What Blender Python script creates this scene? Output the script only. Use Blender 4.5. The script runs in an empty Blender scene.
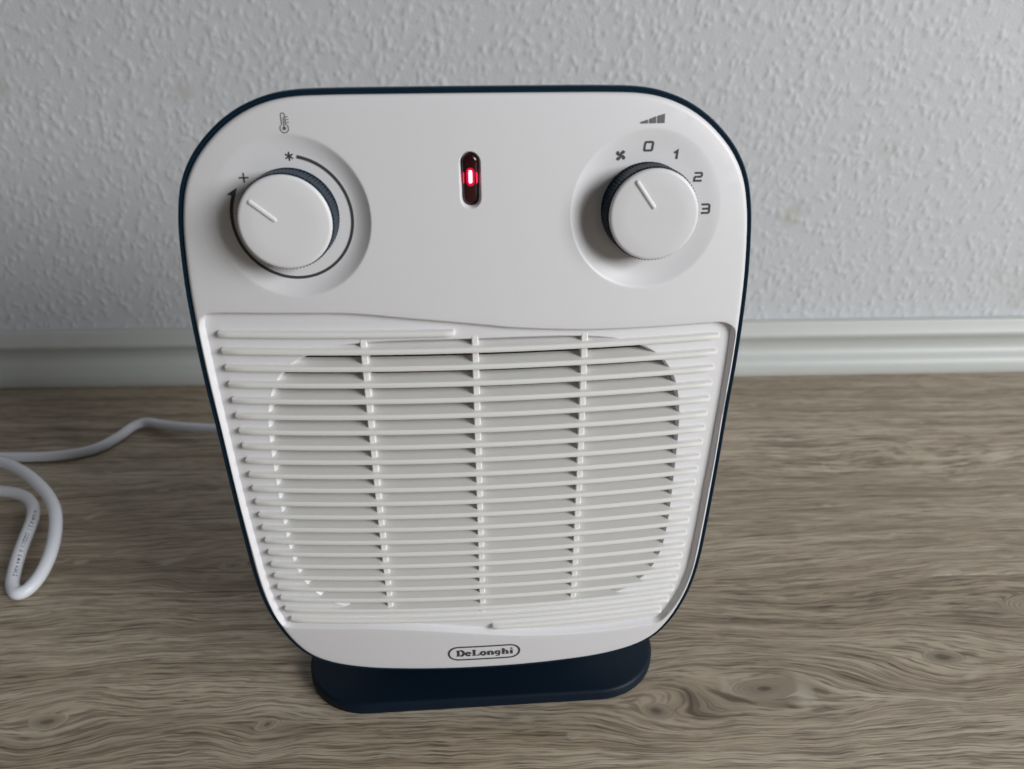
import bpy, bmesh, math, random
import numpy as np
from mathutils import Vector, Matrix
from mathutils.geometry import delaunay_2d_cdt

random.seed(7)
SC = bpy.context.scene
COL = SC.collection

# ------------------------------------------------------------------ camera
PITCH, ROLL, YAW, FPX, CAM_H = 0.46565, -0.00395, 0.0276, 735.5, 0.336
fwd = Vector((math.sin(YAW)*math.cos(PITCH), math.cos(YAW)*math.cos(PITCH), -math.sin(PITCH)))
rgt = Vector((math.cos(YAW), -math.sin(YAW), 0.0))
upv = rgt.cross(fwd)
r2 = rgt*math.cos(ROLL) + upv*math.sin(ROLL)
u2 = -rgt*math.sin(ROLL) + upv*math.cos(ROLL)
cam_d = bpy.data.cameras.new('camera')
cam = bpy.data.objects.new('camera', cam_d); COL.objects.link(cam)
m = Matrix.Identity(4)
for i, v in enumerate((r2, u2, -fwd)):
    for j in range(3):
        m[j][i] = v[j]
m[2][3] = CAM_H
cam.matrix_world = m
cam_d.sensor_width = 36.0
cam_d.lens = FPX*36.0/1024.0
cam_d.clip_start = 0.01
cam_d.dof.use_dof = True
cam_d.dof.focus_distance = 0.33
cam_d.dof.aperture_fstop = 11.0
SC.camera = cam

# ------------------------------------------------------------------ light
world = bpy.data.worlds.new('room_light'); SC.world = world
world.use_nodes = True
bg = world.node_tree.nodes['Background']
bg.inputs[0].default_value = (0.96, 0.98, 1.0, 1)
bg.inputs[1].default_value = 0.065

def area(name, loc, target, sx, sy, power, color):
    d = bpy.data.lights.new(name, 'AREA'); d.shape = 'RECTANGLE'
    d.size, d.size_y, d.energy, d.color = sx, sy, power, color
    o = bpy.data.objects.new(name, d); COL.objects.link(o)
    o.location = loc
    o.rotation_euler = (Vector(target)-Vector(loc)).to_track_quat('-Z', 'Y').to_euler()
    return o
# daylight from a tall window in the wall on the right of the room
area('window_daylight', (2.76, -1.68, 1.34), (0.0, 0.35, 0.15), 1.75, 1.35, 131.0, (0.97, 0.985, 1.0))

SC.view_settings.view_transform = 'Standard'
SC.view_settings.look = 'None'
SC.view_settings.gamma = 1.0
SC.view_settings.exposure = 0.0
SC.view_settings.use_curve_mapping = False

# ------------------------------------------------------------------ helpers
def lin(c):
    return tuple(((v/255.0)/12.92 if v <= 10 else ((v/255.0+0.055)/1.055)**2.4) for v in c)

def mat(name, rgb, rough=0.5, spec=0.5, metal=0.0, grain=0.0, gscale=900.0, bump=0.0, **kw):
    """procedural plastic / paint: base colour with slight noise mottling and fine relief"""
    M = bpy.data.materials.new(name); M.use_nodes = True
    nt = M.node_tree; b = nt.nodes['Principled BSDF']
    c = lin(rgb)
    b.inputs['Roughness'].default_value = rough
    b.inputs['Specular IOR Level'].default_value = spec
    b.inputs['Metallic'].default_value = metal
    g = nt.nodes.new('ShaderNodeNewGeometry')
    n = nt.nodes.new('ShaderNodeTexNoise'); n.inputs['Scale'].default_value = gscale
    n.inputs['Detail'].default_value = 3.0
    nt.links.new(g.outputs['Position'], n.inputs['Vector'])
    r = nt.nodes.new('ShaderNodeValToRGB')
    r.color_ramp.elements[0].position = 0.3; r.color_ramp.elements[1].position = 0.7
    r.color_ramp.elements[0].color = tuple(max(0, v*(1-grain)) for v in c)+(1,)
    r.color_ramp.elements[1].color = tuple(min(1, v*(1+grain)) for v in c)+(1,)
    nt.links.new(n.outputs['Fac'], r.inputs['Fac'])
    nt.links.new(r.outputs['Color'], b.inputs['Base Color'])
    if bump > 0:
        bp = nt.nodes.new('ShaderNodeBump'); bp.inputs['Distance'].default_value = bump
        bp.inputs['Strength'].default_value = 0.5
        nt.links.new(n.outputs['Fac'], bp.inputs['Height'])
        nt.links.new(bp.outputs['Normal'], b.inputs['Normal'])
    if 'emit' in kw:
        b.inputs['Emission Color'].default_value = lin(kw['emit'])+(1,)
        b.inputs['Emission Strength'].default_value = kw['strength']
    if 'coat' in kw:
        b.inputs['Coat Weight'].default_value = kw['coat']; b.inputs['Coat Roughness'].default_value = 0.05
    if 'sss' in kw:
        b.inputs['Subsurface Weight'].default_value = kw['sss']
        b.inputs['Subsurface Scale'].default_value = 0.002
    return M

def new_obj(name, verts, faces, material, parent=None, smooth=True, sharp=None):
    me = bpy.data.meshes.new(name)
    me.from_pydata([tuple(v) for v in verts], [], [tuple(int(i) for i in f) for f in faces])
    me.validate(); me.update()
    bm = bmesh.new(); bm.from_mesh(me)
    bmesh.ops.recalc_face_normals(bm, faces=bm.faces)
    for f in bm.faces: f.smooth = smooth
    if smooth and sharp:
        a = math.radians(sharp)
        for e in bm.edges:
            if len(e.link_faces) == 2 and e.calc_face_angle(0) > a: e.smooth = False
    bm.to_mesh(me); bm.free()
    me.materials.append(material)
    o = bpy.data.objects.new(name, me); COL.objects.link(o)
    if parent: o.parent = parent
    return o

class MB:
    """collects loose shapes for one mesh part"""
    def __init__(s): s.v = []; s.f = []
    def add(s, verts, faces):
        n = len(s.v); s.v += [tuple(v) for v in verts]; s.f += [tuple(i+n for i in f) for f in faces]
    def loft(s, rings, closed=True, cap0=False, cap1=False):
        n = len(rings[0]); vs = [p for r in rings for p in r]; fs = []
        for i in range(len(rings)-1):
            for j in range(n if closed else n-1):
                k = (j+1) % n
                fs.append((i*n+j, i*n+k, (i+1)*n+k, (i+1)*n+j))
        if cap0: fs.append(tuple(range(n))[::-1])
        if cap1: fs.append(tuple((len(rings)-1)*n+j for j in range(n)))
        s.add(vs, fs)
    def build(s, name, material, parent=None, smooth=True, sharp=35): return new_obj(name, s.v, s.f, material, parent, smooth, sharp)

def box_mesh(x0, x1, y0, y1, z0, z1):
    v = [(x, y, z) for z in (z0, z1) for y in (y0, y1) for x in (x0, x1)]
    return v, [(0, 2, 3, 1), (4, 5, 7, 6), (0, 1, 5, 4), (2, 6, 7, 3), (0, 4, 6, 2), (1, 3, 7, 5)]

def bevel_mod(o, w, seg=2):
    b = o.modifiers.new('bevel', 'BEVEL'); b.width = w; b.segments = seg; b.limit_method = 'ANGLE'
    return o

# ------------------------------------------------------------------ room: wall, floor, baseboard
WALL_Y, SKIRT = 0.6909, 0.0588

def wall_material():
    M = bpy.data.materials.new('painted_woodchip_paper'); M.use_nodes = True
    nt = M.node_tree; N = nt.nodes; L = nt.links; b = N['Principled BSDF']
    g = N.new('ShaderNodeNewGeometry')
    big = N.new('ShaderNodeTexNoise'); big.inputs['Scale'].default_value = 16; big.inputs['Detail'].default_value = 2
    L.new(g.outputs['Position'], big.inputs['Vector'])
    rp = N.new('ShaderNodeValToRGB')
    rp.color_ramp.elements[0].position = 0.66; rp.color_ramp.elements[1].position = 0.85
    rp.color_ramp.elements[0].color = lin((198, 200, 203))+(1,)
    rp.color_ramp.elements[1].color = lin((174, 172, 158))+(1,)
    L.new(big.outputs['Fac'], rp.inputs['Fac'])
    L.new(rp.outputs['Color'], b.inputs['Base Color'])
    b.inputs['Roughness'].default_value = 0.62
    fine = N.new('ShaderNodeTexNoise'); fine.inputs['Scale'].default_value = 420; fine.inputs['Detail'].default_value = 3
    L.new(g.outputs['Position'], fine.inputs['Vector'])
    bp = N.new('ShaderNodeBump'); bp.inputs['Distance'].default_value = 0.0005; bp.inputs['Strength'].default_value = 0.6
    L.new(fine.outputs['Fac'], bp.inputs['Height']); L.new(bp.outputs['Normal'], b.inputs['Normal'])
    return M

def build_wall():
    """woodchip wallpaper: real relief where the camera looks, plain plaster beyond"""
    rng = np.random.default_rng(3)
    x0, x1, z0, z1, st = -0.72, 0.78, 0.04, 0.56, 0.00145
    nx, nz = int((x1-x0)/st)+1, int((z1-z0)/st)+1
    H = np.zeros((nz, nx))
    W = 8
    yy, xx = np.mgrid[-W:W+1, -W:W+1]*st
    for k in range(14000):
        ci, cj = rng.integers(W, nz-W), rng.integers(W, nx-W)
        a = rng.normal(math.radians(70), 0.7); ln = rng.uniform(0.0017, 0.0042); wd = rng.uniform(0.0011, 0.0021)
        u = xx*math.cos(a)+yy*math.sin(a); v = -xx*math.sin(a)+yy*math.cos(a)
        h = rng.uniform(0.0002, 0.0009)*np.exp(-((u/ln)**2+(v/wd)**2)**1.3)
        blk = H[ci-W:ci+W+1, cj-W:cj+W+1]
        np.maximum(blk, h+0.35*blk, out=blk)
    edge = np.minimum(np.minimum(np.arange(nx)[None, :], nx-1-np.arange(nx)[None, :]), np.minimum(np.arange(nz)[:, None], nz-1-np.arange(nz)[:, None]))
    H *= np.clip(edge/6.0, 0, 1)
    X = np.linspace(x0, x1, nx); Z = np.linspace(z0, z1, nz)
    V = np.empty((nz, nx, 3)); V[..., 0] = X[None]; V[..., 1] = WALL_Y-H; V[..., 2] = Z[:, None]
    I = np.arange(nz*nx).reshape(nz, nx)
    F = np.stack([I[:-1, :-1], I[:-1, 1:], I[1:, 1:], I[1:, :-1]], -1).reshape(-1, 4)
    n0 = nz*nx
    ex = np.array([(-2.2, 0), (2.4, 0), (2.4, 2.4), (-2.2, 2.4)])
    ring = np.array([[p[0], WALL_Y, p[1]] for p in ex])
    inner = [I[0, 0], I[0, -1], I[-1, -1], I[-1, 0]]
    F2 = [[n0+i, n0+(i+1) % 4, inner[(i+1) % 4], inner[i]] for i in range(4)]
    verts = np.concatenate([V.reshape(-1, 3), ring]); faces = np.concatenate([F, np.array(F2)])
    me = bpy.data.meshes.new('wall_back')
    me.vertices.add(len(verts)); me.vertices.foreach_set('co', verts.ravel())
    me.loops.add(len(faces)*4); me.loops.foreach_set('vertex_index', faces.ravel().astype(np.int32))
    me.polygons.add(len(faces)); me.polygons.foreach_set('loop_start', np.arange(0, len(faces)*4, 4, dtype=np.int32))
    sm = np.ones(len(faces), dtype=bool); sm[-4:] = False
    me.polygons.foreach_set('use_smooth', sm)
    me.update(calc_edges=True); me.validate()
    me.materials.append(wall_material())
    o = bpy.data.objects.new('wall_back', me); COL.objects.link(o)
    return o

wall = build_wall()
wall['kind'] = 'structure'; wall['label'] = 'white painted woodchip wallpaper wall behind the heater'; wall['category'] = 'wall'

# baseboard: extruded moulding profile (distance out of the wall, height)
prof = [(0.0, SKIRT), (0.0070, SKIRT), (0.0088, SKIRT-0.0008), (0.0096, SKIRT-0.0028), (0.0102, 0.0485), (0.0116, 0.0462), (0.0121, 0.0440),
        (0.0113, 0.0418), (0.0093, 0.0396), (0.0072, 0.0366), (0.0056, 0.0330), (0.0046, 0.0295), (0.0044, 0.0262), (0.0056, 0.0228), (0.0082, 0.0200), (0.0112, 0.0178), (0.0134, 0.0148),
        (0.0145, 0.0110), (0.0146, 0.0050), (0.0140, 0.0012), (0.0130, 0.0), (0.0, 0.0)]
mb = MB()
mb.loft([[(x, WALL_Y-d, z) for d, z in prof] for x in (-2.2, 2.4)], closed=True, cap0=True, cap1=True)
M_SK = mat('white_skirting_film', (196, 199, 196), rough=0.46, grain=0.01, gscale=60)
bb = mb.build('baseboard_back', M_SK, None, True, 40)
bb['kind'] = 'structure'; bb['label'] = 'white moulded baseboard along the foot of the wall'; bb['category'] = 'baseboard'

# floor laminate
KNOTS = [(0.1469, 0.2850, 0.016, 0.0070, 2.2, 0.8), (0.2596, 0.3049, 0.011, 0.0055, 2.5, 1.0), (0.0855, 0.2726, 0.0075, 0.0050, 1.4, 0.95),
         (-0.2406, 0.2768, 0.009, 0.0048, 2.0, 1.0), (-0.1243, 0.2712, 0.0055, 0.0040, 1.5, 0.8), (0.362, 0.343, 0.040, 0.0130, 2.0, 0.35),
         (-0.1817, 0.3990, 0.009, 0.0060, 1.0, 0.5), (0.4083, 0.5205, 0.045, 0.0120, 0.9, 0.0), (0.205, 0.525, 0.060, 0.0200, 0.8, 0.0)]

def wood_material():
    M = bpy.data.materials.new('grey_brown_oak_laminate'); M.use_nodes = True
    nt = M.node_tree; N = nt.nodes; L = nt.links; b = N['Principled BSDF']
    def val(x):
        return x
    def math_(op, a, c=None, clamp=False):
        n = N.new('ShaderNodeMath'); n.operation = op; n.use_clamp = clamp
        for i, s in enumerate((a, c)):
            if s is None: continue
            if isinstance(s, (int, float)): n.inputs[i].default_value = s
            else: L.new(s, n.inputs[i])
        return n.outputs[0]
    def comb(x, y, z=0.0):
        n = N.new('ShaderNodeCombineXYZ')
        for i, s in enumerate((x, y, z)):
            if isinstance(s, (int, float)): n.inputs[i].default_value = s
            else: L.new(s, n.inputs[i])
        return n.outputs[0]
    def noise(vec, scale=1.0, detail=3.0, rough=0.5):
        n = N.new('ShaderNodeTexNoise'); n.inputs['Scale'].default_value = scale
        n.inputs['Detail'].default_value = detail; n.inputs['Roughness'].default_value = rough
        L.new(vec, n.inputs['Vector']); return n.outputs['Fac']
    def ramp(f, *stops):
        n = N.new('ShaderNodeValToRGB'); e = n.color_ramp.elements
        while len(e) < len(stops): e.new(0.5)
        for q, (p, c) in zip(e, stops): q.position = p; q.color = (c if len(c) == 4 else lin(c)+(1,))
        L.new(f, n.inputs['Fac']); return n.outputs['Color']
    def mix(mode, fac, a, c):
        n = N.new('ShaderNodeMix'); n.data_type = 'RGBA'; n.blend_type = mode
        if isinstance(fac, (int, float)): n.inputs[0].default_value = fac
        else: L.new(fac, n.inputs[0])
        L.new(a, n.inputs[6]); L.new(c, n.inputs[7]); return n.outputs[2]
    g = N.new('ShaderNodeNewGeometry'); s = N.new('ShaderNodeSeparateXYZ'); L.new(g.outputs['Position'], s.inputs[0])
    x, y = s.outputs[0], s.outputs[1]
    oi = N.new('ShaderNodeObjectInfo')
    plank = oi.outputs['Random']
    # slow wander of the grain and knots that bend it
    jit = N.new('ShaderNodeTexNoise'); jit.inputs['Scale'].default_value = 42.0; jit.inputs['Detail'].default_value = 3.0
    L.new(comb(math_('MULTIPLY', x, 0.6), y, plank), jit.inputs['Vector'])
    js = N.new('ShaderNodeSeparateColor'); L.new(jit.outputs['Color'], js.inputs[0])
    x0_, y0_ = x, y
    x = math_('ADD', x, math_('MULTIPLY', math_('SUBTRACT', js.outputs[0], 0.5), 0.016))
    y = math_('ADD', y, math_('MULTIPLY', math_('SUBTRACT', js.outputs[1], 0.5), 0.0075))
    wander = math_('MULTIPLY', math_('SUBTRACT', noise(comb(math_('MULTIPLY', x, 2.4), math_('MULTIPLY', y, 7.0), math_('MULTIPLY', plank, 7.0)), 1.0, 2.0), 0.5), 0.05)
    F = math_('ADD', y, wander)
    dark = None
    for kx, ky, a, c, amp, dk in KNOTS:
        dx = math_('DIVIDE', math_('SUBTRACT', x, kx), a); dyr = math_('SUBTRACT', y, ky); dy = math_('DIVIDE', dyr, c)
        d2 = math_('ADD', math_('MULTIPLY', dx, dx), math_('MULTIPLY', dy, dy))
        gz = math_('MULTIPLY', math_('EXPONENT', math_('MULTIPLY', d2, -0.10)), amp*1.3)
        # lines part and flow around the knot
        F = math_('SUBTRACT', F, math_('MULTIPLY', dyr, math_('DIVIDE', gz, math_('ADD', gz, 1.0))))
        if dk == 0.0: continue
        # rings inside it
        wgt = math_('EXPONENT', math_('MULTIPLY', math_('MULTIPLY', d2, d2), -4.5))
        ringf = math_('ADD', math_('MULTIPLY', math_('SQRT', d2), c*1.3), ky+0.31)
        F = math_('ADD', F, math_('MULTIPLY', math_('SUBTRACT', ringf, F), wgt))
        core = math_('MULTIPLY', math_('EXPONENT', math_('MULTIPLY', d2, -4.5)), dk)
        dark = core if dark is None else math_('ADD', dark, core)
    off = math_('MULTIPLY', plank, 3.7)
    v_broad = comb(math_('MULTIPLY', x, 2.2), math_('ADD', math_('MULTIPLY', F, 42.0), off), off)
    v_mid = comb(math_('MULTIPLY', x, 4.5), math_('ADD', math_('MULTIPLY', F, 150.0), off), off)
    v_fine = comb(math_('MULTIPLY', x, 22.0), math_('MULTIPLY', F, 780.0), off)
    v_pore = comb(math_('MULTIPLY', x, 60.0), math_('MULTIPLY', F, 1500.0), off)
    broad = noise(v_broad, 1.0, 3.0, 0.55); mid = noise(v_mid, 1.0, 3.0, 0.6); fine = noise(v_fine, 1.0, 2.0, 0.6); pore = noise(v_pore, 1.0, 2.0)
    c = ramp(broad, (0.25, (176, 162, 142)), (0.5, (198, 185, 164)), (0.75, (215, 204, 184)))
    c = mix('MULTIPLY', 0.7, c, ramp(mid, (0.30, (176, 166, 158)), (0.50, (238, 234, 230)), (0.62, (255, 255, 255))))
    c = mix('MULTIPLY', 0.8, c, ramp(fine, (0.34, (160, 152, 146)), (0.56, (252, 252, 252))))
    c = mix('MULTIPLY', 0.65, c, ramp(pore, (0.36, (150, 140, 132)), (0.48, (255, 255, 255))))
    # pale ray flecks
    fl = noise(comb(math_('MULTIPLY', x, 38.0), math_('MULTIPLY', F, 95.0), math_('ADD', off, 4.0)), 1.0, 2.0)
    c = mix('MIX', math_('MULTIPLY', ramp(fl, (0.66, (0, 0, 0, 1)), (0.74, (1, 1, 1, 1))), 0.45), c, ramp(fl, (0.0, (205, 197, 181)), (1.0, (205, 197, 181))))
    c = mix('MIX', math_('MINIMUM', dark, 0.8), c, ramp(fine, (0.2, (62, 52, 45)), (0.8, (98, 86, 76))))
    pale = mix('MULTIPLY', 1.0, c, ramp(plank, (0.0, (243, 241, 240)), (1.0, (255, 255, 255))))
    L.new(pale, b.inputs['Base Color'])
    rr = math_('ADD', math_('MULTIPLY', fine, 0.15), 0.40); L.new(rr, b.inputs['Roughness'])
    b.inputs['Specular IOR Level'].default_value = 0.4
    bp = N.new('ShaderNodeBump'); bp.inputs['Distance'].default_value = 0.0003; bp.inputs['Strength'].default_value = 0.35
    L.new(math_('ADD', fine, math_('MULTIPLY', pore, 0.6)), bp.inputs['Height']); L.new(bp.outputs['Normal'], b.inputs['Normal'])
    return M

M_WOOD = wood_material()
v, f = box_mesh(-2.2, 2.4, -1.35, WALL_Y, -0.03, -0.0085)
floor = new_obj('floor', v, f, mat('floor_underlay', (70, 62, 54), rough=0.9, grain=0.05), None, False)
floor['kind'] = 'structure'; floor['label'] = 'grey brown oak laminate floor under the heater'; floor['category'] = 'floor'
PW, PL_ = 0.244, 1.38
v, f = box_mesh(0, PL_-0.0003, 0, PW-0.0003, -0.008, 0.0)
pm = None
for row, y0 in enumerate([0.374+PW*k for k in range(-7, 2)]):
    sx = {7: -0.83, 6: -0.66, 8: -0.55}.get(row, -0.9+0.31*(row % 3))
    for k in (-1, 0, 1):
        ya = y0
        if pm is None:
            o = new_obj('plank', v, f, M_WOOD, floor, False); bevel_mod(o, 0.00035, 1); pm = o
        else:
            o = pm.copy(); COL.objects.link(o); o.parent = floor
        o.location = (sx+k*PL_, ya, 0)

# ------------------------------------------------------------------ fan heater
M_WHITE = mat('white_moulded_plastic', (225, 224, 226), rough=0.38, spec=0.45, grain=0.006, gscale=1500, bump=0.00004)
M_GRILLE = mat('white_grille_plastic', (233, 232, 229), rough=0.42, spec=0.45, grain=0.004, gscale=1500)
M_NAVY = mat('navy_blue_plastic', (15, 37, 53), rough=0.3, spec=0.1, grain=0.05, gscale=1800, bump=0.00003)
M_NAVY_M = mat('navy_blue_matt_plastic', (11, 26, 40), rough=0.5, spec=0.22, grain=0.05, gscale=1800, bump=0.00003)
M_DARK = mat('dark_inner_housing', (16, 16, 17), rough=0.8, grain=0.1)
M_PRINT = mat('grey_print', (92, 94, 98), rough=0.6, grain=0.03)
M_PRINT_D = mat('dark_grey_print', (66, 68, 71), rough=0.6, grain=0.03)
M_CORD = mat('white_rubber_cord', (238, 241, 248), rough=0.36, grain=0.008, gscale=400)
M_INK = mat('blue_black_ink', (40, 44, 66), rough=0.6, grain=0.05)

HX, HY, PSI = -0.00703, 0.2692, 0.0406
heater = bpy.data.objects.new('fan_heater', None); COL.objects.link(heater)
heater.location = (HX, HY, 0); heater.rotation_euler = (0, 0, PSI); heater.empty_display_size = 0.05
heater['label'] = 'white and navy portable electric fan heater standing on the wooden floor'
heater['category'] = 'fan heater'

CV, CH, ZM, XE = 0.519, 0.62, 0.156, 0.095
def ys(x, z): return CV*(z-ZM)**2 + CH*(x*x-XE*XE)

KX, KZ, KR = 0.0661, 0.2712, 0.0164
def sstep(t):
    t = np.clip(t, 0, 1); return t*t*(3-2*t)
def disc_y(x, z): return 0.0062 + 0.095*(z-KZ) + 0.03*(abs(x)-KX)
def dish(x, z):
    y = ys(x, z)
    for s in (-1, 1):
        r = np.hypot(x-s*KX, z-(KZ-0.0015))
        u = np.clip((0.0292-r)/0.0085, 0, 1); t = 1-(1-u)**2
        y = y + t*np.maximum(0.0, disc_y(x, z)-y)*(x*s > 0)
    return y

def catmull(P, n=8, closed=True):
    P = np.asarray(P, float); N = len(P); out = []
    for i in range(N if closed else N-1):
        if closed: a, b, c, d = P[(i-1) % N], P[i], P[(i+1) % N], P[(i+2) % N]
        else: a, b, c, d = P[max(i-1, 0)], P[i], P[i+1], P[min(i+2, N-1)]
        for k in range(n):
            t = k/n
            out.append(0.5*((2*b)+(-a+c)*t+(2*a-5*b+4*c-d)*t*t+(-a+3*b-3*c+d)*t**3))
    if not closed: out.append(P[-1])
    return np.array(out)

def resample(P, step, closed=True):
    Q = np.vstack([P, P[:1]]) if closed else P
    s = np.concatenate([[0], np.cumsum(np.hypot(*np.diff(Q, axis=0).T))])
    n = max(8, int(round(s[-1]/step)))
    t = np.linspace(0, s[-1], n, endpoint=False) if closed else np.linspace(0, s[-1], n)
    return np.stack([np.interp(t, s, Q[:, 0]), np.interp(t, s, Q[:, 1])], -1)

def offset(P, d):
    """positive d grows a closed counter-clockwise outline"""
    T = np.roll(P, -1, 0)-np.roll(P, 1, 0); T /= np.hypot(*T.T)[:, None]
    return P + d*np.stack([T[:, 1], -T[:, 0]], -1)

def ccw(P):
    a = np.sum(P[:, 0]*np.roll(P[:, 1], -1)-np.roll(P[:, 0], -1)*P[:, 1])
    return P if a > 0 else P[::-1]

def inside(P, Q):
    x, y = Q[:, 0], Q[:, 1]; r = np.zeros(len(Q), bool)
    for a, b in zip(P, np.roll(P, -1, 0)):
        c = ((a[1] > y) != (b[1] > y)) & (x < (b[0]-a[0])*(y-a[1])/(b[1]-a[1]+1e-18)+a[0]); r ^= c
    return r

def dist(P, Q):
    d = np.full(len(Q), 9.0)
    for a, b in zip(P, np.roll(P, -1, 0)):
        ab = b-a; t = np.clip(((Q-a)@ab)/(ab@ab+1e-18), 0, 1)
        d = np.minimum(d, np.hypot(*(Q-(a+t[:, None]*ab)).T))
    return d

def sheet(outer, holes, extra, rings=()):
    """triangulate the region inside outer and outside the holes"""
    pts = []; edges = []
    for P in [outer]+list(holes)+list(rings):
        n = len(pts); pts += [tuple(p) for p in P]
        edges += [(n+i, n+(i+1) % len(P)) for i in range(len(P))]
    E = np.asarray(extra)
    keep = inside(outer, E)
    for h in holes: keep &= ~inside(h, E)
    for P in [outer]+list(holes): keep &= dist(P, E) > 0.0007
    for P in rings: keep &= dist(P, E) > 0.0005
    pts += [tuple(p) for p in E[keep]]
    S = 1000.0
    vo, eo, fo, *_ = delaunay_2d_cdt([Vector((p[0]*S, p[1]*S)) for p in pts], edges, [], 0, 1e-5)
    V = np.array([(p.x/S, p.y/S) for p in vo])
    F = np.array([f for f in fo if len(f) == 3])
    c = V[F].mean(1); ok = inside(outer, c)
    for h in holes: ok &= ~inside(h, c)
    return V, F[ok]

# face outline (right half, mm) mirrored
half = [(0, 312.4), (32, 312.3), (50, 312.1), (61.5, 311.6), (70.5, 310.0), (79.5, 306.6), (88, 301.3), (95.6, 294.3), (100.8, 287.4), (104.2, 280.2), (106.2, 272.0), (107.5, 262), (108.4, 245),
        (108.4, 228), (107.7, 205), (106.5, 182), (105.5, 150), (104.6, 122), (103.9, 103), (102.2, 87), (99.0, 73.5), (93.8, 60.5), (86.5, 50.4), (75.5, 44.2), (59, 40.6), (38, 39.2), (18, 38.6), (0, 38.5)]
full = half+[(-x, z) for x, z in half[-2:0:-1]]
full = [(x, z-0.9*max(0.0, min(1.0, (z-230.0)/50.0))) for x, z in full]
OUT = resample(catmull(ccw(np.array(full)/1000.0), 8), 0.0012)
# recessed grille field: wave-shaped top and bottom borders
gl = [(-100, 233.4), (-80, 233.6), (-53, 233.6), (-40, 232.8), (-30, 231.7), (-8, 229.3), (6, 227.6), (15, 226.4), (38.4, 224.6), (55, 224.0), (75, 223.8), (96, 223.8)]
gr = [(101.5, 223.4), (105.6, 221.0), (107.0, 215.5), (106.1, 190), (105.2, 172), (103.9, 142), (102.9, 112), (101.6, 92), (98.2, 77.5), (94.4, 68.5), (90.8, 62.6), (87.6, 60.4)]
gb = [(82, 60.0), (66, 59.6), (50, 59.8), (34, 60.6), (17, 62.3), (-3, 65.3), (-20, 67.9), (-35, 69.7), (-50, 70.8), (-62, 71.1), (-88, 70.8)]
gL = [(-94.6, 71.0), (-97.6, 73.2), (-99.6, 80.5), (-101.7, 97), (-103.2, 126), (-104.3, 150), (-105.4, 183), (-106.9, 222), (-106.6, 228.5), (-104.6, 232.1)]
GRI = resample(ccw(catmull(np.array(gl+gr+gb+gL)/1000.0, 8)), 0.0012)
# opening behind the slats
OC, OA, OB, ON = 0.1499, 0.0874, 0.0719, 4.4
th = np.linspace(0, 2*math.pi, 400, endpoint=False)
OVAL = resample(np.stack([OA*np.sign(np.cos(th))*np.abs(np.cos(th))**(2/ON), OC+OB*np.sign(np.sin(th))*np.abs(np.sin(th))**(2/ON)], -1), 0.0025)
def pill(cx, cz, w, h, n=12):
    r = w/2; P = []
    for k in range(n+1):
        a = math.pi*k/n; P.append((cx+r*math.cos(a), cz+h/2-r+r*math.sin(a)))
    for k in range(n+1):
        a = math.pi+math.pi*k/n; P.append((cx+r*math.cos(a), cz-h/2+r+r*math.sin(a)))
    return ccw(np.array(P))
LEDC = (-0.0002, 0.2824)
LED_O = pill(*LEDC, 0.0080, 0.0202); LED_I = pill(*LEDC, 0.0062, 0.0186)

# --- front panel
gx, gz = np.meshgrid(np.arange(-0.112, 0.112, 0.0035), np.arange(0.036, 0.316, 0.0035))
extra = [np.stack([gx.ravel()+0.0004*np.sin(gz.ravel()*3000), gz.ravel()], -1)]
for s in (-1, 1):
    for r in list(np.arange(0.0022, 0.0290, 0.0010))+[0.0289, 0.0292, 0.0296, 0.0306, 0.0318]:
        n = max(10, int(2*math.pi*r/0.0013)); a = np.arange(n)*2*math.pi/n
        extra.append(np.stack([s*KX+r*np.cos(a), KZ-0.0015+r*np.sin(a)], -1))
rg = [resample(offset(OUT, -d), 0.0014) for d in (0.00015, 0.0004, 0.0008, 0.0013, 0.0019)]+[resample(offset(GRI, d), 0.0014) for d in (0.0004, 0.0009)]+[offset(LED_O, d) for d in (0.0006, 0.0016, 0.003)]
E_all = np.concatenate(extra)
far = np.ones(len(E_all), bool)
for s in (-1, 1):
    grid_n = gx.size
    far[:grid_n] &= np.hypot(E_all[:grid_n, 0]-s*KX, E_all[:grid_n, 1]-KZ+0.0015) > 0.0345
V2, F2 = sheet(OUT, [GRI, LED_O], E_all[far], rg)
d_o = dist(OUT, V2); d_g = dist(GRI, V2)
def roll(d, r):
    q = np.clip(r-d, 0, r); return r-np.sqrt(np.maximum(r*r-q*q, 0))
Y2 = dish(V2[:, 0], V2[:, 1])+roll(d_o, 0.0018)*0.8+roll(d_g, 0.0008)*0.8
mb = MB()
mb.add(np.stack([V2[:, 0], Y2, V2[:, 1]], -1), F2)
yo = ys(OUT[:, 0], OUT[:, 1])+0.00144
mb.loft([np.stack([OUT[:, 0], yo+d, OUT[:, 1]], -1) for d in (0, 0.003)])
yl = ys(LED_O[:, 0], LED_O[:, 1])
mb.loft([np.stack([P[:, 0], yl+d, P[:, 1]], -1) for P, d in ((LED_O, 0), (pill(*LEDC, 0.0075, 0.0198), 0.0003), (LED_I, 0.0016), (LED_I, 0.0030))])
front = mb.build('front_panel', M_WHITE, heater, True, 50)
front['label'] = 'white convex front panel with printed dial symbols'

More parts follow.
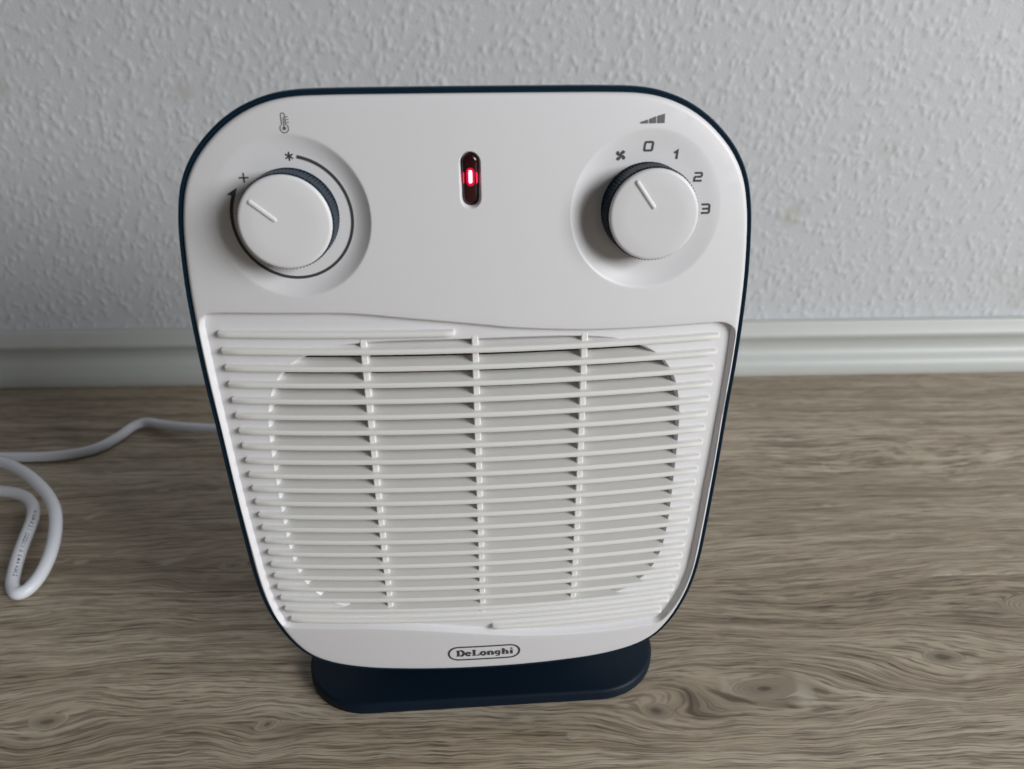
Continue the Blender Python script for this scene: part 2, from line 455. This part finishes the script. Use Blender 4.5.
# --- recessed grille panel with its slats and ribs
REC = 0.0030
def g_inset(d):
    """wall of the recess: drafted at the sides and bottom, square under the top border"""
    P = offset(GRI, -d); N_ = (GRI-P)/d
    k = np.where(N_[:, 1] > 0, np.clip(1-1.1*N_[:, 1], 0.12, 1), 1.0)
    return GRI-N_*d*k[:, None]
G_in = g_inset(0.0014)
gx2, gz2 = np.meshgrid(np.arange(-0.108, 0.108, 0.004), np.arange(0.056, 0.236, 0.004))
V3, F3 = sheet(G_in, [OVAL], np.stack([gx2.ravel(), gz2.ravel()], -1))
mb = MB()
mb.add(np.stack([V3[:, 0], ys(V3[:, 0], V3[:, 1])+REC, V3[:, 1]], -1), F3)
def ring3(P, d, base=None):
    B = P if base is None else base
    return np.stack([P[:, 0], ys(B[:, 0], B[:, 1])+d, P[:, 1]], -1)
mb.loft([ring3(GRI, 0.00064), ring3(g_inset(0.0004), 0.0013), ring3(g_inset(0.0009), 0.0022), ring3(g_inset(0.0013), 0.0028), ring3(G_in, REC)])
mb.loft([ring3(OVAL, REC), ring3(offset(OVAL, -0.0005), REC+0.0004), ring3(offset(OVAL, -0.0011), REC+0.0016), ring3(offset(OVAL, -0.0013), REC+0.0075)])
grille = mb.build('grille_panel', M_WHITE, heater, True, 40)
grille['label'] = 'recessed white grille field with wavy borders'
PIT, Z1 = 0.00713, 0.2246
sprof = [(0.0086, 0.0020), (0.0022, 0.00122), (0.0009, 0.00112), (0.0004, 0.00075), (0.00025, 0.0001), (0.0003, -0.0006), (0.0006, -0.00105), (0.0016, -0.0012), (0.0086, -0.0003)]
for k in range(23):
    w = 0.10027-0.00025*k
    w = {19: 0.0953, 20: 0.0944, 21: 0.0926, 22: 0.0894}.get(k, w)
    w += 0.0005
    xa, xb = -w, w
    if k == 0: xb = -0.0080
    if k == 22: xa = 0.0042
    zc = Z1-PIT*k
    n = 26
    xs = [xa, xa+0.0004, xa+0.0010]+[xa+0.0010+(xb-xa-0.0020)*i/n for i in range(1, n)]+[xb-0.0010, xb-0.0004, xb]
    push = [0.0012, 0.0003, 0]+[0]*(n-1)+[0, 0.0003, 0.0012]
    shr = [0.8, 0.97, 1]+[1]*(n-1)+[1, 0.97, 0.8]
    mb = MB()
    mb.loft([[(x, ys(x, zc)+(d+p if d < 0.004 else d), zc+h*q) for d, h in sprof] for x, p, q in zip(xs, push, shr)], True, True, True)
    mb.build('slat', M_GRILLE, grille, True, 30)
for xr in (-0.0442, -0.0002, 0.0438):
    hz = OB*(1-(abs(xr)/OA)**ON)**(1/ON)
    mb = MB(); n = 24
    zs = np.linspace(OC-hz-0.001, OC+hz+0.001, n)
    mb.loft([[(xr+a, ys(xr, z)+d, z) for a, d in ((-0.0014, 0.0100), (-0.0014, 0.0032), (-0.0010, 0.0028), (0.0010, 0.0028), (0.0014, 0.0032), (0.0014, 0.0100))] for z in zs], True, True, True)
    mb.build('rib', M_GRILLE, grille, True, 35)

# --- body shell behind the face
mb = MB()
steps = [(0.0001, 0.0032), (0.0002, 0.0016), (0.0006, 0.0011), (0.0013, 0.0010), (0.0018, 0.0014), (0.0021, 0.0022), (0.0021, 0.0060)]
rings = [ring3(offset(OUT, o), d, OUT) for o, d in steps]
cen = np.array([0.0, 0.172])
for yb, sc in ((0.022, 0.985), (0.045, 0.955), (0.070, 0.91), (0.095, 0.84), (0.108, 0.77), (0.114, 0.68), (0.116, 0.55)):
    P = cen+(offset(OUT, 0.0021)-cen)*sc
    rings.append(np.stack([P[:, 0], np.full(len(P), yb), P[:, 1]], -1))
mb.loft(rings, True, False, True)
body = mb.build('body_shell', M_NAVY, heater, True, 40)
body['label'] = 'navy blue casing with rounded rim'
# dark chamber behind the slats
mb = MB()
ch = offset(OVAL, 0.003)
mb.loft([ring3(ch, REC+0.0080), ring3(ch, 0.040), ring3(offset(OVAL, -0.010), 0.042)], True, False, True)
mb.build('inner_chamber', M_DARK, heater, True, 40)

# --- foot: rounded plate on the floor and the neck that carries the casing
def rrect(x0, x1, y0, y1, r, n=14, bow=0.0):
    P = []
    for cx, cy, a0 in ((x1-r, y1-r, 0), (x0+r, y1-r, 90), (x0+r, y0+r, 180), (x1-r, y0+r, 270)):
        for k in range(n+1):
            a = math.radians(a0+90*k/n); P.append((cx+r*math.cos(a), cy+r*math.sin(a)))
    return np.array(P)
mb = MB()
B0 = rrect(-0.0985, 0.0985, 0.0092, 0.128, 0.036)
def r_at(P, z): return np.stack([P[:, 0], P[:, 1], np.full(len(P), z)], -1)
mb.loft([r_at(offset(B0, -0.0012), 0.0), r_at(B0, 0.0008), r_at(B0, 0.0058), r_at(offset(B0, -0.0006), 0.0068), r_at(offset(B0, -0.0018), 0.0073)], True, True, True)
foot = mb.build('base_plate', M_NAVY_M, heater, True, 40)
mb = MB()
N0 = rrect(-0.070, 0.070, 0.040, 0.104, 0.022)
mb.loft([r_at(offset(N0, 0.004), 0.0073), r_at(offset(N0, 0.0012), 0.010), r_at(N0, 0.016), r_at(offset(N0, -0.002), 0.065)], True, False, True)
mb.build('neck', M_NAVY_M, heater, True, 40)

# --- knobs
def knob(sx, ang_from, ang_to, label):
    cx, cz = sx*KX, KZ
    y_back = disc_y(KX, KZ)+0.0006
    y_front = -0.0072
    n = 84
    tilt = 0.07
    cz -= 0.0005+0.0135*tilt
    def lean(o):   # the dial plane leans back with the upper part of the face
        for v_ in o.data.vertices:
            v_.co.z += (y_back-v_.co.y)*tilt; v_.co.y += (v_.co.z-cz-(y_back-v_.co.y)*tilt)*tilt
        return o
    mb = MB()
    prof = [(0.0174, y_back), (0.0174, y_back-0.0011), (0.01680, y_back-0.0016), (0.01668, y_front+0.0022), (0.0163, y_front+0.0016), (0.0150, y_front+0.0016)]
    rings = []
    for i, (r, y) in enumerate(prof):
        ring = []
        for k in range(2*n):
            rr = r+(0.00042 if (k % 2 and 2 <= i <= 3) else 0.0)
            a = math.pi*k/n; ring.append((cx+rr*math.cos(a), y, cz+rr*math.sin(a)))
        rings.append(ring)
    mb.loft(rings, True, False, True)
    skirt = lean(mb.build('control_knob', M_NAVY, heater, True, 20))
    skirt['label'] = label
    mb = MB(); rings = []
    for r, y in ((0.0161, y_front+0.0017), (0.01645, y_front+0.0014), (0.01645, y_front+0.0007), (0.0160, y_front+0.00018), (0.0152, y_front), (0.0100, y_front-0.0001), (0.004, y_front-0.00012)):
        rings.append([(cx+r*math.cos(2*math.pi*k/n), y, cz+r*math.sin(2*math.pi*k/n)) for k in range(n)])
    mb.loft(rings, True, False, True)
    lean(mb.build('knob_cap', M_WHITE, skirt, True, 60))
    # raised pointer bar
    a, b = Vector((ang_from[0], 0, ang_from[1]))/1000, Vector((ang_to[0], 0, ang_to[1]))/1000
    d = (b-a).normalized(); p = Vector((-d.z, 0, d.x))
    def cap(wd):
        P = []
        for c0, s in ((a, -1), (b, 1)):
            base = math.pi/2 if s > 0 else -math.pi/2
            for k in range(9):
                t = base-math.pi*k/8
                P.append(c0+d*(wd*math.cos(t))+p*(wd*math.sin(t)))
        return P
    mb = MB()
    mb.loft([[(q.x, y_front-e, q.z) for q in cap(wd)] for wd, e in ((0.00085, 0.0), (0.00078, 0.00028), (0.00055, 0.00052), (0.0002, 0.0006))], True, False, True)
    pb = mb.build('pointer_bar', M_WHITE, skirt, True, 60)
    for v_ in pb.data.vertices: v_.co.z -= 0.0005; v_.co.y += (v_.co.z-KZ)*tilt
knob(-1, (-77.0, 278.7), (-69.4, 272.4), 'navy knurled thermostat knob with white cap')
knob(1, (59.3, 283.0), (65.6, 274.3), 'navy knurled power selector knob with white cap')

# --- indicator lamp
lx, lz = LEDC
mb = MB()
yb = ys(lx, lz)
pr = [(pill(lx, lz, 0.0061, 0.0185), 0.0030), (pill(lx, lz, 0.0061, 0.0185), 0.0019), (pill(lx, lz, 0.0054, 0.0178), 0.0011), (pill(lx, lz, 0.0040, 0.0164), 0.0008), (pill(lx, lz, 0.0014, 0.0138), 0.0007)]
mb.loft([np.stack([P[:, 0], np.full(len(P), yb+d), P[:, 1]], -1) for P, d in pr], True, False, True)
M_LENS = mat('dark_red_lens', (44, 8, 14), rough=0.12, spec=0.6, grain=0.1)
lens = mb.build('indicator_lamp', M_LENS, heater, True, 45)
lens['label'] = 'lit red indicator lamp behind a dark red lens'
M_GLOW = mat('red_neon_glow', (255, 120, 150), rough=0.4, emit=(255, 185, 205), strength=3.5)
M_GLOW2 = mat('red_neon_reflection', (200, 10, 40), rough=0.3, emit=(255, 30, 85), strength=1.3)
def led_bar(name, x, z, w, h, y, material):
    P = pill(lx+x, lz+z, w, h, 5); mb = MB()
    mb.loft([np.stack([P[:, 0], np.full(len(P), y), P[:, 1]], -1), np.stack([P[:, 0], np.full(len(P), y-0.0002), P[:, 1]], -1)], True, False, True)
    return mb.build(name, material, lens, True, 40)
led_bar('glow_halo', 0.0001, 0.0011, 0.0030, 0.0066, yb+0.0008, mat('red_neon_halo', (150, 8, 30), rough=0.3, emit=(255, 10, 60), strength=0.55))
led_bar('glow_tube', 0.0001, 0.0012, 0.0012, 0.0046, yb+0.0006, M_GLOW)
led_bar('side_reflection', -0.0020, 0.0008, 0.0012, 0.0042, yb+0.0011, M_GLOW2)  # tube's reflections at either side, imitated by dim emissive bars
led_bar('side_reflection', 0.0021, 0.0008, 0.0012, 0.0042, yb+0.0011, M_GLOW2)

# --- printed marks (flat ink on the face)
def ink(name, polys, material=M_PRINT, lift=0.00012):
    """polys: closed outlines in mm on the face"""
    mb = MB()
    for P in polys:
        P = np.asarray(P, float)/1000.0
        y = dish(P[:, 0], P[:, 1])-lift
        mb.add(np.stack([P[:, 0], y, P[:, 1]], -1), [tuple(range(len(P)))])
    return mb.build(name, material, front, False)
def stroke(P, w, closed=False):
    """quads along a polyline (mm)"""
    P = np.asarray(P, float); out = []
    n = len(P)
    T = np.zeros_like(P)
    for i in range(n):
        a = P[(i-1) % n] if (closed or i > 0) else P[i]
        b = P[(i+1) % n] if (closed or i < n-1) else P[i]
        ta = P[i]-a; tb = b-P[i]
        ta = ta/(np.hypot(*ta)+1e-12); tb = tb/(np.hypot(*tb)+1e-12)
        t = ta+tb; t = t/(np.hypot(*t)+1e-12); c = max(0.5, t@(tb if np.hypot(*tb) > 0.5 else ta))
        T[i] = np.array([-t[1], t[0]])/c
    Lp, Rp = P+T*w/2, P-T*w/2
    for i in range(n if closed else n-1):
        j = (i+1) % n; out.append([Lp[i], Lp[j], Rp[j], Rp[i]])
    return out
def at(polys, cx, cz, s=1.0, rot=0.0):
    c, q = math.cos(rot), math.sin(rot); R = np.array([[c, q], [-q, c]])
    return [np.asarray(p, float)@R*s+np.array([cx, cz]) for p in polys]
def circ(r, n=16, cx=0, cz=0, a0=0, a1=360, full=True):
    a = np.radians(np.linspace(a0, a1, n, endpoint=not full)); return np.stack([cx+r*np.cos(a), cz+r*np.sin(a)], -1)

# thermometer
th_out = [(-0.95, 3.2), (-0.45, 3.7), (0.25, 3.7), (0.75, 3.2), (0.8, -0.6)]+[tuple(p) for p in circ(1.75, 14, 0.1, -2.1, 62, -242, False)]+[(-0.8, -0.6)]
ink('thermometer_symbol', at(stroke(th_out, 0.34, True)+[circ(0.75, 12, 0.1, -2.1)]+stroke([(0.05, 2.2), (0.08, -1.6)], 0.3)+stroke([(1.1, 2.3), (2.0, 2.3)], 0.3)+stroke([(1.1, 1.2), (2.2, 1.2)], 0.3)+stroke([(1.1, 0.1), (2.3, 0.1)], 0.3), -65.1, 302.4, 0.86))
# asterisk, plus, dial arc, arrow
ink('asterisk_symbol', at([q for a in (math.pi/2, math.pi/6, -math.pi/6) for q in stroke([(-1.55*math.cos(a), -1.55*math.sin(a)), (1.55*math.cos(a), 1.55*math.sin(a))], 0.55)], -64.7, 291.0), M_PRINT_D)
ink('plus_symbol', at(stroke([(-1.7, 0), (1.7, 0)], 0.55)+stroke([(0, -1.7), (0, 1.7)], 0.55), -81.8, 283.8), M_PRINT_D)
AC, AR = (-66.1, 269.2), 22.0
def tp(a, w):  # arc whose line swells towards the arrow
    return (AC[0]+(AR+w)*math.cos(math.radians(a)), AC[1]+(AR+w)*math.sin(math.radians(a)))
arc = []
angs = np.linspace(79.5, -202, 90)
for i in range(89):
    def wd(i):
        return 0.50+0.22*abs(i/89-0.45)
    arc.append([tp(angs[i], wd(i)), tp(angs[i+1], wd(i+1)), tp(angs[i+1], -wd(i+1)), tp(angs[i], -wd(i))])
ink('dial_arc', arc, M_PRINT_D)
e = math.radians(-202); ex, ez = AC[0]+AR*math.cos(e), AC[1]+AR*math.sin(e)
t = np.array([math.sin(e), -math.cos(e)]); nrm = np.array([math.cos(e), math.sin(e)]); p0 = np.array([ex, ez])
ink('arrow_head', [[p0+t*3.4-nrm*0.5, p0-t*0.2+nrm*2.2, p0-t*0.2-nrm*0.7]], M_PRINT_D)
# heat level bars
bars = [[(-5.0, -1.5), (-1.9, -1.5), (-1.9, 0.0), (-5.0, -0.9)], [(-1.45, -1.5), (1.45, -1.5), (1.45, 1.1), (-1.45, 0.15)], [(1.9, -1.5), (5.0, -1.5), (5.0, 2.0), (1.9, 1.2)]]
ink('heat_level_symbol', at(bars, 66.6, 302.0, 0.92), M_PRINT)
# fan symbol: four swept blades
blade = [(0.0, 0.0), (0.9, 0.05), (1.75, -0.1), (2.25, 0.6), (1.7, 1.4), (0.8, 1.2), (0.1, 0.8)]
ink('fan_symbol', [q for k in range(4) for q in at(at([blade], 0, 0, 1.0, k*math.pi/2+0.5), 55.5, 289.6, 0.92)]+at([circ(0.45, 8)], 55.5, 289.6), M_PRINT_D)
W_ = 0.78
num0 = stroke([(-1.6, -1.2), (-1.3, -1.5), (1.0, -1.5), (1.35, -1.2), (1.6, 1.2), (1.3, 1.5), (-1.0, 1.5), (-1.35, 1.2)], W_, True)
num1 = stroke([(-0.9, 0.6), (0.35, 1.4), (0.1, -1.7)], W_+0.1)
num2 = stroke([(-1.5, 1.5), (1.2, 1.5), (1.5, 1.1), (1.4, 0.4), (1.1, 0.05), (-1.1, 0.0), (-1.5, -0.4), (-1.55, -1.5), (1.5, -1.5)], W_)
num3 = stroke([(-1.5, 1.6), (1.2, 1.6), (1.6, 1.2), (1.6, -1.2), (1.2, -1.6), (-1.5, -1.6)], W_)+stroke([(-1.1, 0.0), (1.5, 0.0)], W_)
ink('numeral', at(num0, 65.9, 292.6), M_PRINT_D); ink('numeral', at(num1, 76.6, 289.5, 0.95), M_PRINT_D)
ink('numeral', at(num2, 85.6, 281.3, 0.95), M_PRINT_D); ink('numeral', at(num3, 89.3, 269.5, 1.0), M_PRINT_D)
# maker's lettering in a rounded frame
def pill_mm(w, h, n=14):
    return pill(0, 0, h/1000, w/1000, n)[:, ::-1]*1000*np.array([1, -1])
fr = pill_mm(35.4, 9.6)
fr = np.vstack([fr]); fr = resample(fr/1000, 0.0012)*1000
LZ = 50.6
ink('logo_frame', at(stroke(fr, 1.0, True), 0, LZ), M_PRINT_D)
V_, H_ = 1.4, 0.6   # heavy stems, thinner bars of a fat slab-serif face
def stem(x, z0, z1, serif=0.55):
    q = stroke([(x, z0), (x, z1)], V_)
    q += stroke([(x-0.5-serif, z0+0.25), (x+0.5+serif, z0+0.25)], 0.5)
    return q
def bowl(cx, cz, rx, rz, a0, a1, w=0.95, n=12):
    a = np.radians(np.linspace(a0, a1, n)); return stroke(np.stack([cx+rx*np.cos(a), cz+rz*np.sin(a)], -1), w)
letters = []
letters += stem(-12.9, -2.3, 2.3)+stroke([(-13.9, 2.05), (-11.6, 2.05)], 0.5)+stroke([(-12.4, -2.05), (-11.4, -2.05)], 0.5)+bowl(-11.7, 0, 1.5, 2.0, 90, -90, 1.35)      # D
letters += bowl(-7.9, -0.75, 1.15, 1.25, 5, 320, 1.1)+stroke([(-8.9, -0.65), (-6.8, -0.65)], 0.45)                                                                # e
letters += stem(-5.0, -2.3, 2.3)+stroke([(-6.0, 2.05), (-4.0, 2.05)], 0.5)+stroke([(-4.5, -2.05), (-2.6, -2.05)], 0.5)+stroke([(-2.6, -2.3), (-2.6, -0.9)], 0.5)      # L
letters += bowl(-0.5, -0.75, 1.15, 1.25, 0, 360, 1.2, 16)                                                                                                            # o
letters += stem(2.2, -2.3, 0.8, 0.2)+bowl(3.2, -0.2, 0.95, 0.8, 150, 0, 0.95)+stem(4.2, -2.3, -0.2, 0.2)                                                              # n
letters += bowl(6.7, -0.55, 1.05, 1.0, 0, 360, 1.05, 14)+stroke([(7.6, 0.5), (8.2, 0.75)], 0.5)+stroke([(7.7, -1.0), (7.6, -2.6), (6.8, -3.05), (5.8, -2.9)], 0.7)   # g
letters += stem(9.6, -2.3, 2.3, 0.2)+stroke([(8.9, 2.05), (9.6, 2.05)], 0.5)+bowl(10.6, -0.2, 0.95, 0.8, 150, 0, 0.95)+stem(11.6, -2.3, -0.2, 0.2)                    # h
letters += stem(13.7, -2.3, 0.8, 0.2)+stroke([(13.0, 0.6), (13.7, 0.6)], 0.45)+[circ(0.62, 10, 13.7, 1.9)]                                                           # i
ink('logo_lettering', at(letters, 0, LZ+0.2), M_PRINT_D)

# --- power cord: leaves the back of the casing, runs along the floor, loops back beside the heater
CR = 0.0042
c, s = math.cos(PSI), math.sin(PSI)
def to_local(p):
    x, y = p[0]-HX, p[1]-HY
    return (c*x+s*y, -s*x+c*y, p[2])
pathW = [(-0.050, 0.375, 0.045), (-0.058, 0.400, 0.042), (-0.085, 0.450, 0.028), (-0.130, 0.505, 0.022), (-0.180, 0.542, 0.019), (-0.2193, 0.5558, 0.016), (-0.2462, 0.5653, 0.013), (-0.2780, 0.5755, 0.010), (-0.3010, 0.5850, 0.0075),
         (-0.3180, 0.5920, 0.0060), (-0.3262, 0.5870, 0.0048), (-0.3315, 0.5712, 0.0043), (-0.3432, 0.5498, 0.0043), (-0.3676, 0.5400, 0.0043), (-0.4175, 0.5390, 0.0043),
         (-0.480, 0.5400, 0.0045), (-0.540, 0.5380, 0.0060), (-0.580, 0.5270, 0.010), (-0.590, 0.510, 0.015), (-0.560, 0.502, 0.020), (-0.500, 0.506, 0.024), (-0.430, 0.505, 0.027),
         (-0.3833, 0.4935, 0.0280), (-0.3578, 0.4768, 0.0310), (-0.3330, 0.4560, 0.0320), (-0.3184, 0.4421, 0.0300), (-0.3077, 0.4281, 0.0270), (-0.3016, 0.4133, 0.0210), (-0.2987, 0.3967, 0.0140), (-0.3000, 0.3830, 0.0080), (-0.3038, 0.3742, 0.0050), (-0.3083, 0.3718, 0.0044), (-0.3158, 0.3789, 0.0045), (-0.3224, 0.3930, 0.0050), (-0.3278, 0.4102, 0.0070), (-0.3317, 0.4263, 0.0090), (-0.3351, 0.4416, 0.0115), (-0.3412, 0.4543, 0.0130), (-0.3509, 0.4645, 0.0140), (-0.3639, 0.4714, 0.0140),
         (-0.3785, 0.4760, 0.0130), (-0.430, 0.486, 0.0110), (-0.520, 0.480, 0.0070), (-0.640, 0.450, 0.0045), (-0.800, 0.420, 0.0043), (-0.980, 0.400, 0.0043)]
def catmull3(P, n):
    P = np.asarray(P, float); out = []
    for i in range(len(P)-1):
        a, b, c_, d = P[max(i-1, 0)], P[i], P[i+1], P[min(i+2, len(P)-1)]
        # centripetal spacing keeps tight bends free of loops
        t0 = 0; t1 = t0+max(np.linalg.norm(b-a), 1e-6)**0.5; t2 = t1+np.linalg.norm(c_-b)**0.5; t3 = t2+max(np.linalg.norm(d-c_), 1e-6)**0.5
        for k in range(n):
            t = t1+(t2-t1)*k/n
            A1 = (t1-t)/(t1-t0)*a+(t-t0)/(t1-t0)*b; A2 = (t2-t)/(t2-t1)*b+(t-t1)/(t2-t1)*c_; A3 = (t3-t)/(t3-t2)*c_+(t-t2)/(t3-t2)*d
            B1 = (t2-t)/(t2-t0)*A1+(t-t0)/(t2-t0)*A2; B2 = (t3-t)/(t3-t1)*A2+(t-t1)/(t3-t1)*A3
            out.append((t2-t)/(t2-t1)*B1+(t-t1)/(t2-t1)*B2)
    out.append(P[-1]); return np.array(out)
CP = catmull3([to_local(p) for p in pathW], 8)
def sweep(P, r, n=14):
    T = np.gradient(P, axis=0); T /= np.linalg.norm(T, axis=1)[:, None]
    up = np.array([0, 0, 1.0]); rings = []
    for p, t in zip(P, T):
        u = np.cross(up, t); u /= np.linalg.norm(u)+1e-9; v_ = np.cross(t, u)
        rings.append([p+r*(u*math.cos(a)+v_*math.sin(a)) for a in np.arange(n)*2*math.pi/n])
    return rings
mb = MB(); mb.loft(sweep(CP, CR), True, True, True)
cord = mb.build('power_cord', M_CORD, heater, True, 60)
cord['label'] = 'white round power cord looping across the floor'
# cord strain relief at the casing
# tiny printed line on the returning strand: illegible glyph blocks
cam_l = np.array(to_local((0, 0, CAM_H)))
_k = [i for i, p in enumerate(pathW) if abs(p[0]+0.3158) < 1e-6][0]
i0, i1 = _k*8+2, (_k+5)*8-3
seg = CP[i0:i1]; L_ = np.concatenate([[0], np.cumsum(np.linalg.norm(np.diff(seg, axis=0), axis=1))])
mb = MB(); q = 0.002; rnd = random.Random(5)
while q < L_[-1]-0.002:
    ln = rnd.choice([0.0009, 0.0012, 0.0016, 0.0020]); hh = rnd.choice([0.0007, 0.0010, 0.0012])
    if rnd.random() < 0.82:
        vs = []
        for tt in (q, q+ln):
            p = np.array([np.interp(tt, L_, seg[:, k]) for k in range(3)])
            p2 = np.array([np.interp(tt+0.0005, L_, seg[:, k]) for k in range(3)])
            t = (p2-p)/np.linalg.norm(p2-p); u = np.cross([0, 0, 1.0], t); u /= np.linalg.norm(u); v_ = np.cross(t, u)
            right = u if u[0] > 0 else -u
            for off in (-hh, hh):
                a = 0.62+off/CR; vs.append(p+(CR+0.00006)*(right*math.sin(a)+v_*math.cos(a)))
        mb.add(vs, [(0, 1, 3, 2)])
    q += ln+rnd.choice([0.0005, 0.0007, 0.0016])
mb.build('cord_print', M_INK, cord, False)
